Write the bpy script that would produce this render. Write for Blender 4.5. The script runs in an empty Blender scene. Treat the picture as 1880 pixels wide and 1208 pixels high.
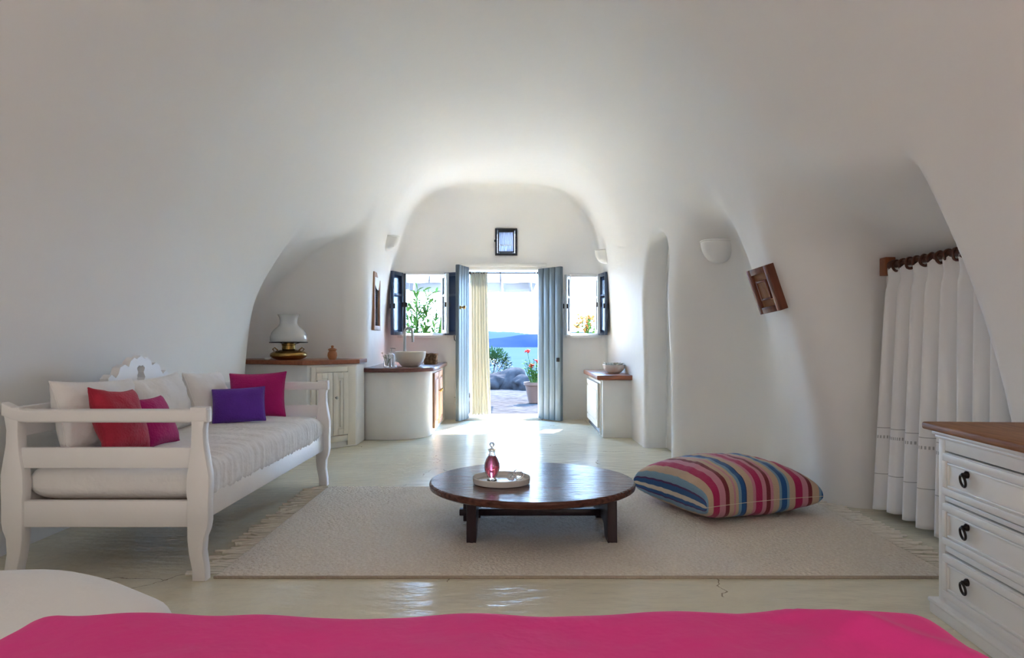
import bpy, bmesh, math, random
import numpy as np
from mathutils import Vector, Matrix, noise
R = math.radians
C = bpy.context.scene.collection
random.seed(7)
F, HZ, CX, CH = 1319.0, 624.0, 940.0, 1.02      # focal length (px), horizon row, centre column, eye height (m)

# ------------------------------------------------------------------ materials
def nodes(m): return m.node_tree.nodes, m.node_tree.links
def mat(name, col, rough=.5, metal=0., var=0., vscale=6., bump=0., bscale=60., spec=.5, trans=0., coat=0., sheen=0., stretch=None, ior=1.45, alpha=1., col2=None, coatr=.1):
    m = bpy.data.materials.new(name); m.use_nodes = True
    N, L = nodes(m); b = N['Principled BSDF']
    b.inputs['Base Color'].default_value = (*col, 1); b.inputs['Roughness'].default_value = rough
    b.inputs['Metallic'].default_value = metal; b.inputs['Specular IOR Level'].default_value = spec
    b.inputs['Transmission Weight'].default_value = trans; b.inputs['Coat Weight'].default_value = coat
    b.inputs['Coat Roughness'].default_value = coatr
    b.inputs['Sheen Weight'].default_value = sheen; b.inputs['IOR'].default_value = ior; b.inputs['Alpha'].default_value = alpha
    tc = N.new('ShaderNodeTexCoord'); mp = N.new('ShaderNodeMapping'); L.new(tc.outputs['Object'], mp.inputs['Vector'])
    if stretch: mp.inputs['Scale'].default_value = stretch
    if var > .025 or col2:
        n = N.new('ShaderNodeTexNoise'); n.inputs['Scale'].default_value = vscale; n.inputs['Detail'].default_value = 5
        L.new(mp.outputs[0], n.inputs['Vector'])
        r = N.new('ShaderNodeValToRGB')
        r.color_ramp.elements[0].position = .3; r.color_ramp.elements[1].position = .7
        c2 = col2 or tuple(c * (1 - var) for c in col)
        r.color_ramp.elements[0].color = (*c2, 1); r.color_ramp.elements[1].color = (*col, 1)
        L.new(n.outputs['Fac'], r.inputs[0]); L.new(r.outputs[0], b.inputs['Base Color'])
    if bump:
        n2 = N.new('ShaderNodeTexNoise'); n2.inputs['Scale'].default_value = bscale; n2.inputs['Detail'].default_value = 3 if name != 'plaster' else 2.5
        L.new(mp.outputs[0], n2.inputs['Vector'])
        bp = N.new('ShaderNodeBump'); bp.inputs['Strength'].default_value = bump; bp.inputs['Distance'].default_value = .02
        L.new(n2.outputs['Fac'], bp.inputs['Height']); L.new(bp.outputs[0], b.inputs['Normal'])
    return m

M = {}
M['plaster'] = mat('plaster', (.91, .90, .88), .55, bump=.45, bscale=3.5, spec=.25)
M['plaster2'] = mat('plaster_base', (.90, .89, .865), .6, var=.04, vscale=2, bump=.15, bscale=7, spec=.2)
M['floor'] = mat('polished_cement', (.83, .79, .63), .2, var=.12, vscale=1.6, bump=.32, bscale=7, spec=.15, stretch=(1, 2.2, 1))
def floor_cracks():
    N, L = nodes(M['floor']); b = N['Principled BSDF']; base = b.inputs['Base Color'].links[0].from_socket
    tc = N.new('ShaderNodeTexCoord'); n1 = N.new('ShaderNodeTexNoise'); n1.inputs['Scale'].default_value = 2.2; n1.inputs['Detail'].default_value = 6
    L.new(tc.outputs['Object'], n1.inputs['Vector'])
    mx = N.new('ShaderNodeMix'); mx.data_type = 'VECTOR'; mx.inputs[0].default_value = .35
    L.new(tc.outputs['Object'], mx.inputs[4]); L.new(n1.outputs['Color'], mx.inputs[5])
    v = N.new('ShaderNodeTexVoronoi'); v.feature = 'DISTANCE_TO_EDGE'; v.inputs['Scale'].default_value = 1.1; L.new(mx.outputs[1], v.inputs['Vector'])
    lt = N.new('ShaderNodeMath'); lt.operation = 'LESS_THAN'; lt.inputs[1].default_value = .0022; L.new(v.outputs['Distance'], lt.inputs[0])
    n2 = N.new('ShaderNodeTexNoise'); n2.inputs['Scale'].default_value = 1.1; L.new(tc.outputs['Object'], n2.inputs['Vector'])
    g = N.new('ShaderNodeMath'); g.operation = 'GREATER_THAN'; g.inputs[1].default_value = .5; L.new(n2.outputs['Fac'], g.inputs[0])
    mu = N.new('ShaderNodeMath'); mu.operation = 'MULTIPLY'; L.new(lt.outputs[0], mu.inputs[0]); L.new(g.outputs[0], mu.inputs[1])
    c = N.new('ShaderNodeMix'); c.data_type = 'RGBA'; L.new(mu.outputs[0], c.inputs[0]); L.new(base, c.inputs[6]); c.inputs[7].default_value = (.36, .31, .22, 1)
    L.new(c.outputs[2], b.inputs['Base Color'])
floor_cracks()
M['white_paint'] = mat('white_paint', (.91, .89, .88), .38, var=.03, vscale=5, bump=.03, bscale=40)
M['white_trim'] = mat('white_trim', (.84, .83, .80), .5, bump=.05, bscale=20)
M['cream_paint'] = mat('cream_paint', (.80, .76, .67), .45, var=.05, vscale=8, bump=.04, bscale=40)
M['dresser_paint'] = mat('dresser_paint', (.88, .885, .86), .45)
M['linen'] = mat('white_linen', (.90, .875, .855), .85, var=.05, vscale=9, bump=.25, bscale=26, sheen=.2)
M['linen2'] = mat('cushion_cotton', (.91, .885, .86), .85, bump=.25, bscale=30, sheen=.2)
M['sheet'] = mat('white_sheet', (.84, .83, .80), .85, bump=.15, bscale=18, sheen=.2)
M['coral'] = mat('coral_velvet', (.52, .022, .055), .8, var=.25, vscale=9, bump=.3, bscale=90, sheen=.12)
M['magenta'] = mat('magenta_velvet', (.50, .005, .17), .8, var=.2, vscale=9, bump=.3, bscale=90, sheen=.1)
M['purple'] = mat('purple_velvet', (.14, .035, .42), .8, var=.2, vscale=9, bump=.3, bscale=90, sheen=.15)
M['pink'] = mat('pink_bedspread', (.86, .038, .30), .85, var=.08, vscale=3, bump=.3, bscale=14, sheen=.06)
M['redwood'] = mat('red_brown_wood', (.34, .11, .05), .35, col2=(.24, .07, .03), vscale=5, stretch=(1, 9, 9), bump=.05, bscale=30, coat=.3)
M['darkcounter'] = mat('dark_red_counter', (.17, .055, .045), .3, col2=(.11, .035, .03), vscale=5, stretch=(9, 1, 9), coat=.4)
M['table'] = mat('dark_polished_wood', (.16, .062, .042), .2, col2=(.06, .024, .019), vscale=3.5, stretch=(1.2, 14, 14), bump=.28, bscale=4, spec=.26, coat=.08, coatr=.25)
M['tableleg'] = mat('dark_leg_wood', (.045, .022, .028), .4, var=.4, vscale=8, stretch=(6, 6, 1))
M['dresstop'] = mat('oak_brown_top', (.40, .19, .08), .5, col2=(.22, .09, .036), vscale=4, stretch=(14, 1.4, 14), bump=.12, bscale=14, spec=.2)
M['rug'] = mat('wool_pile', (.94, .88, .77), .95, col2=(.76, .68, .56), vscale=75, bump=1., bscale=60, sheen=.2)
M['rugedge'] = mat('rug_binding', (.50, .42, .33), .95, bump=.6, bscale=60)
M['fringe'] = mat('fringe_cotton', (.88, .83, .73), .9)
M['blue'] = mat('slate_blue_paint', (.135, .18, .215), .45, var=.2, vscale=4, stretch=(8, 8, 1), bump=.06, bscale=20)
M['navy'] = mat('navy_paint', (.045, .07, .13), .3, var=.2, vscale=5)
M['greyframe'] = mat('grey_window_paint', (.50, .55, .58), .4)
M['black'] = mat('black_paint', (.02, .022, .028), .4)
M['iron'] = mat('dark_iron', (.035, .03, .03), .42, metal=.8)
M['steel'] = mat('brushed_steel', (.42, .42, .39), .35, metal=.7)
M['stud'] = mat('grey_stud', (.12, .15, .18), .4, metal=.5)
M['brass'] = mat('aged_brass', (.48, .30, .09), .25, metal=1., col2=(.25, .15, .045), vscale=8)
M['opal'] = mat('opal_glass', (.86, .86, .83), .12, trans=.35, coat=.5)
M['glass'] = mat('clear_glass', (1, 1, 1), .0, trans=1., ior=1.45)
M['pane'] = mat('window_glass', (.9, .95, 1), .02, trans=1., ior=1.1, spec=.6)
M['liquid'] = mat('pink_liquid', (.88, .16, .28), .0, trans=.8, ior=1.33)
M['terra'] = mat('terracotta', (.50, .20, .085), .7, var=.25, vscale=8, bump=.1, bscale=40)
M['terrapot'] = mat('terracotta_pot', (.058, .026, .015), .8, var=.2, vscale=6, bump=.1, bscale=30)
M['ceramic'] = mat('cream_ceramic', (.78, .74, .64), .35, var=.06, vscale=10, bump=.05, bscale=30)
M['whiteceramic'] = mat('white_ceramic', (.82, .80, .77), .25, coat=.4)
M['wicker'] = mat('wicker', (.42, .27, .15), .7, col2=(.16, .09, .05), vscale=40, bump=.8, bscale=70)
M['petal'] = mat('white_petals', (.85, .84, .80), .7)
M['leaf'] = mat('green_leaf', (.13, .24, .06), .5, col2=(.07, .15, .035), vscale=5)
M['leafdark'] = mat('dark_leaf', (.026, .052, .016), .6, col2=(.010, .026, .008), vscale=3, spec=.1)
M['leaflight'] = mat('light_leaf', (.22, .38, .10), .5, col2=(.15, .28, .06), vscale=5)
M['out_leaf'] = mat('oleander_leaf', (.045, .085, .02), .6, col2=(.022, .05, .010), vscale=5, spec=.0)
M['out_leaflight'] = mat('pale_outdoor_leaf', (.06, .11, .025), .6, col2=(.035, .075, .015), vscale=5, spec=.0)  # paler green leaf colour shared by the outdoor plants
M['red'] = mat('red_petals', (.22, .012, .008), .7, spec=.1)
M['orange'] = mat('orange_petals', (.22, .085, .02), .7, spec=.1)
M['rock'] = mat('grey_rock', (.03, .028, .029), .9, col2=(.010, .010, .012), spec=0, vscale=4, bump=.8, bscale=9)
M['paving'] = mat('terrace_stone', (.048, .044, .0445), .9, col2=(.016, .0155, .0165), stretch=(1, 2.2, 1), spec=0, vscale=7, bump=.8, bscale=14)
M['canvas'] = mat('parasol_canvas', (.32, .31, .32), .9, var=.08, vscale=6)
M['hills'] = mat('far_island', (.007, .0125, .029), 1., col2=(.010, .016, .031), vscale=.004, spec=0)  # bluish aerial haze is mixed into the island's base colour
M['hills2'] = mat('farther_island', (.018, .028, .041), 1., spec=0)  # distance haze painted into the colour of the far ridge
M['sea'] = mat('sea_water', (.017, .027, .043), .6, col2=(.019, .029, .045), vscale=.004, spec=.0)
M['plaque_dark'] = mat('plaque_red_wood', (.21, .065, .035), .4, col2=(.12, .035, .02), vscale=6, stretch=(8, 8, 1))
M['plaque_mid'] = mat('plaque_brown_wood', (.38, .19, .085), .5, col2=(.24, .10, .045), vscale=7, stretch=(8, 8, 1))
M['darkpane'] = mat('shutter_glass', (.02, .035, .08), .22, spec=.45)
M['mirrorglass'] = mat('mirror_glass', (.8, .82, .82), .03, metal=1.)
M['rodwood'] = mat('rod_dark_wood', (.085, .028, .014), .4)
M['blockwood'] = mat('rod_block_wood', (.24, .08, .03), .5)
M['woodframe'] = mat('tan_wood_frame', (.42, .22, .12), .5, var=.2, vscale=8)
M['white_plastic'] = mat('white_plastic', (.8, .8, .78), .4)

def curtain_mat(name, col, transl, bands=False):
    m = mat(name, col, .9); N, L = nodes(m); b = N['Principled BSDF']; out = [n for n in N if n.type == 'OUTPUT_MATERIAL'][0]
    t = N.new('ShaderNodeBsdfTranslucent'); t.inputs[0].default_value = (*col, 1)
    mx = N.new('ShaderNodeMixShader'); mx.inputs[0].default_value = transl
    L.new(b.outputs[0], mx.inputs[1]); L.new(t.outputs[0], mx.inputs[2]); L.new(mx.outputs[0], out.inputs[0])
    if bands:      # drawn-thread ladder and hem seam woven into the cloth
        tc = N.new('ShaderNodeTexCoord'); sp = N.new('ShaderNodeSeparateXYZ'); L.new(tc.outputs['UV'], sp.inputs[0])
        def between(sock, a, c):
            g = N.new('ShaderNodeMath'); g.operation = 'COMPARE'; g.inputs[1].default_value = (a + c) / 2; g.inputs[2].default_value = (c - a) / 2
            L.new(sock, g.inputs[0]); return g.outputs[0]
        w = N.new('ShaderNodeMath'); w.operation = 'PINGPONG'; w.inputs[1].default_value = .007; L.new(sp.outputs[0], w.inputs[0])
        d = between(w.outputs[0], 0, .0035)
        mu = N.new('ShaderNodeMath'); mu.operation = 'MULTIPLY'; L.new(d, mu.inputs[0]); L.new(between(sp.outputs[1], .425, .442), mu.inputs[1])
        s = N.new('ShaderNodeMath'); s.operation = 'MAXIMUM'; L.new(mu.outputs[0], s.inputs[0]); L.new(between(sp.outputs[1], .212, .216), s.inputs[1])
        s2 = N.new('ShaderNodeMath'); s2.operation = 'MAXIMUM'; L.new(s.outputs[0], s2.inputs[0]); L.new(between(sp.outputs[1], .485, .489), s2.inputs[1])
        c = N.new('ShaderNodeMix'); c.data_type = 'RGBA'; c.inputs[6].default_value = (*col, 1); c.inputs[7].default_value = tuple(x * .5 for x in col) + (1,)
        L.new(s2.outputs[0], c.inputs[0]); L.new(c.outputs[2], b.inputs['Base Color'])
    return m
M['sheer'] = curtain_mat('cream_sheer', (.52, .50, .425), .35)
M['lace'] = curtain_mat('pane_lace', (.55, .58, .66), .5)
M['voile'] = curtain_mat('white_cotton_voile', (.93, .925, .92), .04, True)

def stripes():
    m = mat('woven_stripes', (.6, .5, .4), .85, bump=.25, bscale=160, sheen=.2); N, L = nodes(m); b = N['Principled BSDF']
    tan, blue, lb, mag, pk, mar, wh, pur, dk = (.60, .43, .30), (.010, .095, .30), (.21, .36, .50), (.46, .012, .10), (.62, .26, .33), (.20, .018, .03), (.76, .66, .54), (.07, .012, .12), (.02, .05, .17)
    seq = [(wh, .022), (blue, .05), (pur, .02), (lb, .07), (tan, .085), (mag, .075), (pk, .075), (mar, .045), (tan, .05), (pk, .02), (tan, .03), (lb, .035), (blue, .045), (dk, .012),
           (tan, .07), (pk, .03), (mag, .07), (pk, .05), (mar, .045), (pk, .03), (tan, .06), (lb, .03), (blue, .055), (lb, .03), (tan, .06), (mag, .08), (pk, .06), (mar, .05), (tan, .09), (lb, .04), (blue, .16)]
    tot = sum(w for _, w in seq); rp = N.new('ShaderNodeValToRGB'); cr = rp.color_ramp; cr.interpolation = 'CONSTANT'
    p = 0
    for i, (c, w) in enumerate(seq):
        e = cr.elements[i] if i < 2 else cr.elements.new(min(p, 1))
        e.position = p; e.color = (*c, 1); p += w / tot
    tc = N.new('ShaderNodeTexCoord'); sp = N.new('ShaderNodeSeparateXYZ'); L.new(tc.outputs['UV'], sp.inputs[0])
    L.new(sp.outputs[0], rp.inputs[0]); L.new(rp.outputs[0], b.inputs['Base Color'])
    return m
M['stripes'] = stripes()

# ------------------------------------------------------------------ building helpers
def tag(o, label=None, cat=None, group=None, kind=None):
    if label: o['label'] = label
    if cat: o['category'] = cat
    if group: o['group'] = group
    if kind: o['kind'] = kind
    return o
def thing(name, label, cat, loc=(0, 0, 0), rz=0, group=None, kind=None):
    o = bpy.data.objects.new(name, None); C.objects.link(o); o.empty_display_size = .05
    o.location = loc; o.rotation_euler = (0, 0, rz)
    return tag(o, label, cat, group, kind)
def copy_tree(o, parent=None):
    c = o.copy(); C.objects.link(c); c.parent = parent
    for ch in list(o.children): copy_tree(ch, c)
    return c

class MB:
    def __init__(s): s.bm = bmesh.new(); s.uv = None
    def _x(s, vs, mtx):
        if mtx is not None: bmesh.ops.transform(s.bm, matrix=mtx, verts=vs)
    def box(s, x0, x1, y0, y1, z0, z1, bev=.004, mtx=None, seg=2):
        r = bmesh.ops.create_cube(s.bm, size=1, matrix=Matrix.Translation(((x0+x1)/2, (y0+y1)/2, (z0+z1)/2)) @ Matrix.Diagonal((x1-x0, y1-y0, z1-z0, 1)))
        vs = r['verts']
        if bev:
            es = list({e for v in vs for e in v.link_edges})
            bv = bmesh.ops.bevel(s.bm, geom=es, offset=min(bev, .45*min(abs(x1-x0), abs(y1-y0), abs(z1-z0))), segments=seg, affect='EDGES', profile=.5)
            vs = list({v for f in bv['faces'] for v in f.verts} | {v for v in vs if v.is_valid})
        s._x(vs, mtx); return s
    def prism(s, poly, a, b, axis='z', bev=0, mtx=None, seg=2):
        def p3(u, v, w):
            return (u, v, w) if axis == 'z' else ((u, w, v) if axis == 'y' else (w, u, v))
        lo = [s.bm.verts.new(p3(u, v, a)) for u, v in poly]; hi = [s.bm.verts.new(p3(u, v, b)) for u, v in poly]
        n = len(poly); fs = [s.bm.faces.new(lo[::-1]), s.bm.faces.new(hi)]
        for i in range(n): fs.append(s.bm.faces.new((lo[i], lo[(i+1) % n], hi[(i+1) % n], hi[i])))
        bmesh.ops.recalc_face_normals(s.bm, faces=fs); vs = lo + hi
        if bev:
            es = list({e for f in fs[:2] for e in f.edges})
            bv = bmesh.ops.bevel(s.bm, geom=es, offset=bev, segments=seg, affect='EDGES', profile=.5)
            vs = list({v for f in bv['faces'] for v in f.verts} | {v for v in vs if v.is_valid})
        s._x(vs, mtx); return s
    def lathe(s, prof, seg=28, c=(0, 0, 0), mtx=None, sx=1, sy=1):
        rings, allv = [], []
        for r, z in prof:
            if r < 1e-5: ring = [s.bm.verts.new((c[0], c[1], c[2]+z))]
            else: ring = [s.bm.verts.new((c[0]+sx*r*math.cos(2*math.pi*i/seg), c[1]+sy*r*math.sin(2*math.pi*i/seg), c[2]+z)) for i in range(seg)]
            rings.append(ring); allv += ring
        for A, B in zip(rings, rings[1:]):
            for i in range(seg):
                j = (i+1) % seg
                if len(A) == 1 and len(B) == 1: continue
                if len(A) == 1: s.bm.faces.new((A[0], B[j], B[i]))
                elif len(B) == 1: s.bm.faces.new((A[i], A[j], B[0]))
                else: s.bm.faces.new((A[i], A[j], B[j], B[i]))
        s._x(allv, mtx); return s
    def tube(s, pts, rad, seg=10, closed=False, cap=True, mtx=None):
        pts = [Vector(p) for p in pts]; n = len(pts); rings = []
        rf = rad if callable(rad) else (lambda t: rad)
        up = None
        for i, p in enumerate(pts):
            t = (pts[(i+1) % n] - pts[i-1]) if closed else (pts[min(i+1, n-1)] - pts[max(i-1, 0)])
            t.normalize()
            if up is None: up = t.orthogonal().normalized()
            up = (up - t*up.dot(t)).normalized(); b = t.cross(up)
            r = rf(i/max(n-1, 1))
            rings.append([s.bm.verts.new(p + (up*math.cos(2*math.pi*k/seg) + b*math.sin(2*math.pi*k/seg))*r) for k in range(seg)])
        m = n if closed else n-1
        for i in range(m):
            A, B = rings[i], rings[(i+1) % n]
            for k in range(seg): s.bm.faces.new((A[k], A[(k+1) % seg], B[(k+1) % seg], B[k]))
        if cap and not closed: s.bm.faces.new(rings[0][::-1]); s.bm.faces.new(rings[-1])
        s._x([v for r in rings for v in r], mtx); return s
    def ball(s, c, r, sub=2, sc=(1, 1, 1), amp=0, fr=3., seed=0):
        v = bmesh.ops.create_icosphere(s.bm, subdivisions=sub, radius=1)['verts']
        for q in v:
            d = 1 + amp*noise.noise(q.co*fr + Vector((seed*3.1, seed, 0)))
            q.co = Vector((c[0]+q.co.x*r*sc[0]*d, c[1]+q.co.y*r*sc[1]*d, c[2]+q.co.z*r*sc[2]*d))
        return s
    def leaf(s, base, direction, ln, wd, bend=.2):
        d = Vector(direction).normalized(); side = d.cross(Vector((random.uniform(-.4, .4), random.uniform(-.4, .4), 1))).normalized(); up = side.cross(d)
        b = Vector(base); vs = []
        for t, w in ((0, .12), (.3, .8), (.6, 1), (.85, .55), (1, .05)):
            ctr = b + d*ln*t - Vector((0, 0, 1))*bend*ln*t*t
            vs.append((s.bm.verts.new(ctr + side*wd*w*.5 + up*wd*.12*w), s.bm.verts.new(ctr), s.bm.verts.new(ctr - side*wd*w*.5 + up*wd*.12*w)))
        for A, B in zip(vs, vs[1:]):
            s.bm.faces.new((A[0], A[1], B[1], B[0])); s.bm.faces.new((A[1], A[2], B[2], B[1]))
        return s
    def sheet(s, fn, nu, nv, uvf=None):
        g = [[s.bm.verts.new(fn(i/nu, j/nv)) for j in range(nv+1)] for i in range(nu+1)]
        uv = s.bm.loops.layers.uv.verify() if uvf else None
        for i in range(nu):
            for j in range(nv):
                f = s.bm.faces.new((g[i][j], g[i+1][j], g[i+1][j+1], g[i][j+1]))
                if uv:
                    for l, (a, b) in zip(f.loops, ((i, j), (i+1, j), (i+1, j+1), (i, j+1))): l[uv].uv = uvf(a/nu, b/nv)
        return s
    def build(s, name, m, parent=None, ang=35, mtx=None, recalc=True):
        if recalc: bmesh.ops.recalc_face_normals(s.bm, faces=s.bm.faces)
        me = bpy.data.meshes.new(name); s.bm.to_mesh(me); s.bm.free()
        me.materials.append(M[m] if isinstance(m, str) else m)
        me.shade_smooth(); me.set_sharp_from_angle(angle=R(ang))
        o = bpy.data.objects.new(name, me); C.objects.link(o); o.parent = parent
        if mtx is not None: o.matrix_local = mtx
        return o
def solid(o, t, off=0):
    md = o.modifiers.new('thickness', 'SOLIDIFY'); md.thickness = t; md.offset = off; return o
def subsurf(o, n=1):
    md = o.modifiers.new('round', 'SUBSURF'); md.levels = n; md.render_levels = n; return o

# ------------------------------------------------------------------ the plastered cave vault
def ctrl(pts):
    ys = np.linspace(-4, 11, 1501); v = np.interp(ys, [p[0] for p in pts], [p[1] for p in pts])
    k = np.exp(-np.linspace(-3, 3, 61)**2 / 2); k /= k.sum()
    v = np.convolve(np.pad(v, 30, mode='edge'), k, 'valid')
    return lambda y: np.interp(y, ys, v)
XL = ctrl([(-3, -2.42), (6.55, -2.40), (7.42, -1.50), (8.6, -1.56), (9.3, -1.60)])
XR = ctrl([(-3, 2.28), (3.1, 2.22), (4.3, 1.95), (5.0, 1.93), (5.45, 1.75), (6.0, 1.36), (6.6, 1.25), (9.3, 1.22)])
HH = ctrl([(-3, 3.2), (5.6, 3.16), (7.6, 3.02), (9.3, 3.0)])
NL = ctrl([(-3, 2.3), (6.0, 2.3), (7.6, 3.7), (9.3, 4.0)])
NR = ctrl([(-3, 2.1), (2.2, 1.9), (3.2, 1.83), (4.6, 1.80), (5.2, 2.0), (6.0, 3.0), (7.2, 3.8), (9.3, 4.0)])
XLS = ctrl([(-3, -2.42), (4.9, -2.42), (8.0, -1.50), (9.3, -1.57)])
XRS = ctrl([(-3, 2.25), (2.8, 2.22), (7.6, 1.28), (9.3, 1.22)])
NRS = ctrl([(-3, 2.0), (2.2, 1.9), (4.0, 1.95), (7.8, 3.8), (9.3, 4.0)])
NLS = ctrl([(-3, 2.3), (4.5, 2.3), (8.0, 3.7), (9.3, 4.0)])
def sstep(v, a, b):
    t = np.clip((v-a)/(b-a), 0, 1); return t*t*(3-2*t)
def smin(a, b, k):
    h = np.maximum(k - np.abs(a - b), 0) / k
    return np.minimum(a, b) - h*h*k*.25
def smax(a, b, k): return -smin(-a, -b, k)
def rbox(px, py, pz, h, r):      # rounded box
    qx, qy, qz = np.abs(px)-h[0]+r, np.abs(py)-h[1]+r, np.abs(pz)-h[2]+r
    return np.sqrt(np.maximum(qx, 0)**2+np.maximum(qy, 0)**2+np.maximum(qz, 0)**2)+np.minimum(np.maximum(qx, np.maximum(qy, qz)), 0)-r
DOOR = (-.57, .35, -.5, 1.93); WIN1 = (-1.41, -.87, 1.09, 1.87); WIN2 = (.74, 1.10, 1.09, 1.84); WIN3 = (-.20, .05, 2.12, 2.43)
YW = 9.2
def sdf(X, Y, Z):
    xc = -.12
    hi = sstep(Z, 1.25, 2.5)
    dx = X - xc; l = xc - (XL(Y)*(1-hi)+XLS(Y)*hi); r = XR(Y)*(1-hi)+XRS(Y)*hi - xc
    s = 1/(1+np.exp(-np.clip(dx*8, -30, 30)))
    w = np.where(dx < 0, l, r); n = (NL(Y)*(1-hi)+NLS(Y)*hi)*(1-s) + (NR(Y)*(1-hi)+NRS(Y)*hi)*s; z = np.maximum(Z, 0)
    a = np.abs(dx)/w; b = z/HH(Y)
    f = ((a**n + b**n + 1e-9)**(1/n) - 1)*1.9
    f = smax(f, Y-YW, .12); f = smax(f, -2.6-Y, .3)
    # lamp niche on the left and curtained niche on the right: low side vaults cut across the wall
    nich = ((np.abs(np.minimum(X-xc, 0))/2.72)**2.5 + (z/2.34)**2.5 + 1e-9)**.4
    nich = smax((nich-1)*1.9, np.abs(Y-6.885)-.435, .10); nich = smax(nich, X+1.25, .1)
    f = smin(f, nich, .07+.12*sstep(X, -2.1, -1.6))
    cn = ((np.maximum(X-xc, 0)/3.0)**2.5 + (z/2.08)**2.5 + 1e-9)**.4
    cn = smax(smax((cn-1)*1.9, 3.11-Y, .06), Y-4.32, .12+.5*sstep(Z, 1.25, 2.1)); cn = smax(cn, 1.0-X, .1)
    f = smin(f, cn, .05+.25*sstep(Y, 3.5, 4.1))
    # shallow bay under the near sconce
    q = np.sqrt(((X-1.50)/.42)**2+((Y-5.42)/.50)**2+((Z-.55)/1.42)**2)
    f = smin(f, (q-1)*.45, .16)
    # arched recess
    ar = np.where(Z > 1.66, np.sqrt((Y-6.45)**2+np.maximum(Z-1.66, 0)**2)-.32, np.abs(Y-6.45)-.32)
    f = smin(f, smax(ar, np.abs(X-1.2)-.27, .02), .07)
    for o in (DOOR, WIN1, WIN2, WIN3):
        f = smin(f, rbox(X-(o[0]+o[1])/2, Y-9.5, Z-(o[2]+o[3])/2, ((o[1]-o[0])/2, .9, (o[3]-o[2])/2), .01), .03)
    return f
def grad(P, e=.006):
    g = np.empty_like(P)
    for a in range(3):
        d = np.zeros(3); d[a] = e
        A, B = P+d, P-d
        g[:, a] = (sdf(A[:, 0], A[:, 1], A[:, 2]) - sdf(B[:, 0], B[:, 1], B[:, 2]))/(2*e)
    return g
def cave():
    h = .03
    gx = np.arange(-2.95, 3.16, h); gy = np.arange(-2.75, 9.58, h); gz = np.arange(-.06, 3.36, h)
    V = np.empty((len(gx), len(gy), len(gz)), np.float32)
    for j0 in range(0, len(gy), 40):
        A, B, D = np.meshgrid(gx, gy[j0:j0+40], gz, indexing='ij')
        V[:, j0:j0+40] = sdf(A, B, D)
    S = (V < 0); nx, ny, nz = V.shape
    cnt = np.zeros((nx-1, ny-1, nz-1), np.uint8)
    cor = [(a, b, c) for a in (0, 1) for b in (0, 1) for c in (0, 1)]
    for a, b, c in cor: cnt += S[a:nx-1+a, b:ny-1+b, c:nz-1+c]
    idx = np.argwhere((cnt > 0) & (cnt < 8)); n = len(idx)
    ids = np.full(cnt.shape, -1, np.int32); ids[tuple(idx.T)] = np.arange(n)
    acc = np.zeros((n, 3)); num = np.zeros(n)
    cv = [V[idx[:, 0]+a, idx[:, 1]+b, idx[:, 2]+c] for a, b, c in cor]
    for i in range(8):
        for ax in range(3):
            if cor[i][ax] == 0:
                q = list(cor[i]); q[ax] = 1; k = cor.index(tuple(q))
                va, vb = cv[i], cv[k]; m = (va < 0) != (vb < 0)
                t = np.where(m, va/np.where(m, va-vb, 1), 0)
                p = np.tile(np.array(cor[i], float), (n, 1)); p[:, ax] = t
                acc += p*m[:, None]; num += m
    P = (idx + acc/num[:, None])*h + np.array([gx[0], gy[0], gz[0]])
    for _ in range(2):
        g = grad(P); f = sdf(P[:, 0], P[:, 1], P[:, 2]); st = -(f/np.maximum((g*g).sum(1), .05))[:, None]*g
        P += np.clip(st, -h*.5, h*.5)
    Q = []
    for ax in range(3):
        a, b = [(1, 2), (2, 0), (0, 1)][ax]
        sl0 = [slice(1, -1)]*3; sl1 = [slice(1, -1)]*3; sl0[ax] = slice(0, -1); sl1[ax] = slice(1, None)
        e = np.argwhere(S[tuple(sl0)] != S[tuple(sl1)])
        off = np.array([1, 1, 1]); off[ax] = 0; e = e + off
        def cell(da, db):
            c = e.copy(); c[:, a] -= da; c[:, b] -= db; return ids[tuple(c.T)]
        quad = np.stack([cell(1, 1), cell(0, 1), cell(0, 0), cell(1, 0)], 1)
        ins = S[tuple(e.T)]
        quad[ins] = quad[ins][:, ::-1]       # faces look into the room
        Q.append(quad)
    Q = np.concatenate(Q); Q = Q[(Q >= 0).all(1)]
    Nn = -grad(P, .012); Nn /= np.linalg.norm(Nn, axis=1)[:, None]
    ctr = P[Q].mean(1)
    far = ctr[:, 1] > 9.10; near = ctr[:, 1] < -2.45
    top = (ctr[:, 2] > 2.0) & ~far & ~near
    left = (ctr[:, 0] < 0) & ~far & ~near & ~top; right = ~(far | near | top | left)
    for name, sel in (('wall_back', far), ('wall_front', near), ('ceiling', top), ('wall_left', left), ('wall_right', right)):
        q = Q[sel]; u, inv = np.unique(q, return_inverse=True); q2 = inv.reshape(q.shape)
        me = bpy.data.meshes.new(name); me.from_pydata(P[u].tolist(), [], q2.tolist()); me.update()
        me.materials.append(M['plaster']); me.shade_smooth()
        me.normals_split_custom_set_from_vertices(Nn[u].tolist())
        o = bpy.data.objects.new(name, me); C.objects.link(o); o['kind'] = 'structure'
cave()
def wall_at(px, py, t0=2.5):        # where the line of sight meets the plaster, and the normal there
    d = np.array([(px-CX)/F, 1, -(py-HZ)/F]); o = np.array([0, 0, CH]); t = t0
    for _ in range(400):
        p = o + d*t; v = float(sdf(p[:1], p[1:2], p[2:])[0])
        if v > -.001: break
        t += max(.002, -v*.4)
    g = grad(p[None])[0]; g = -g/np.linalg.norm(g)
    return Vector(p), Vector(g)
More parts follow.
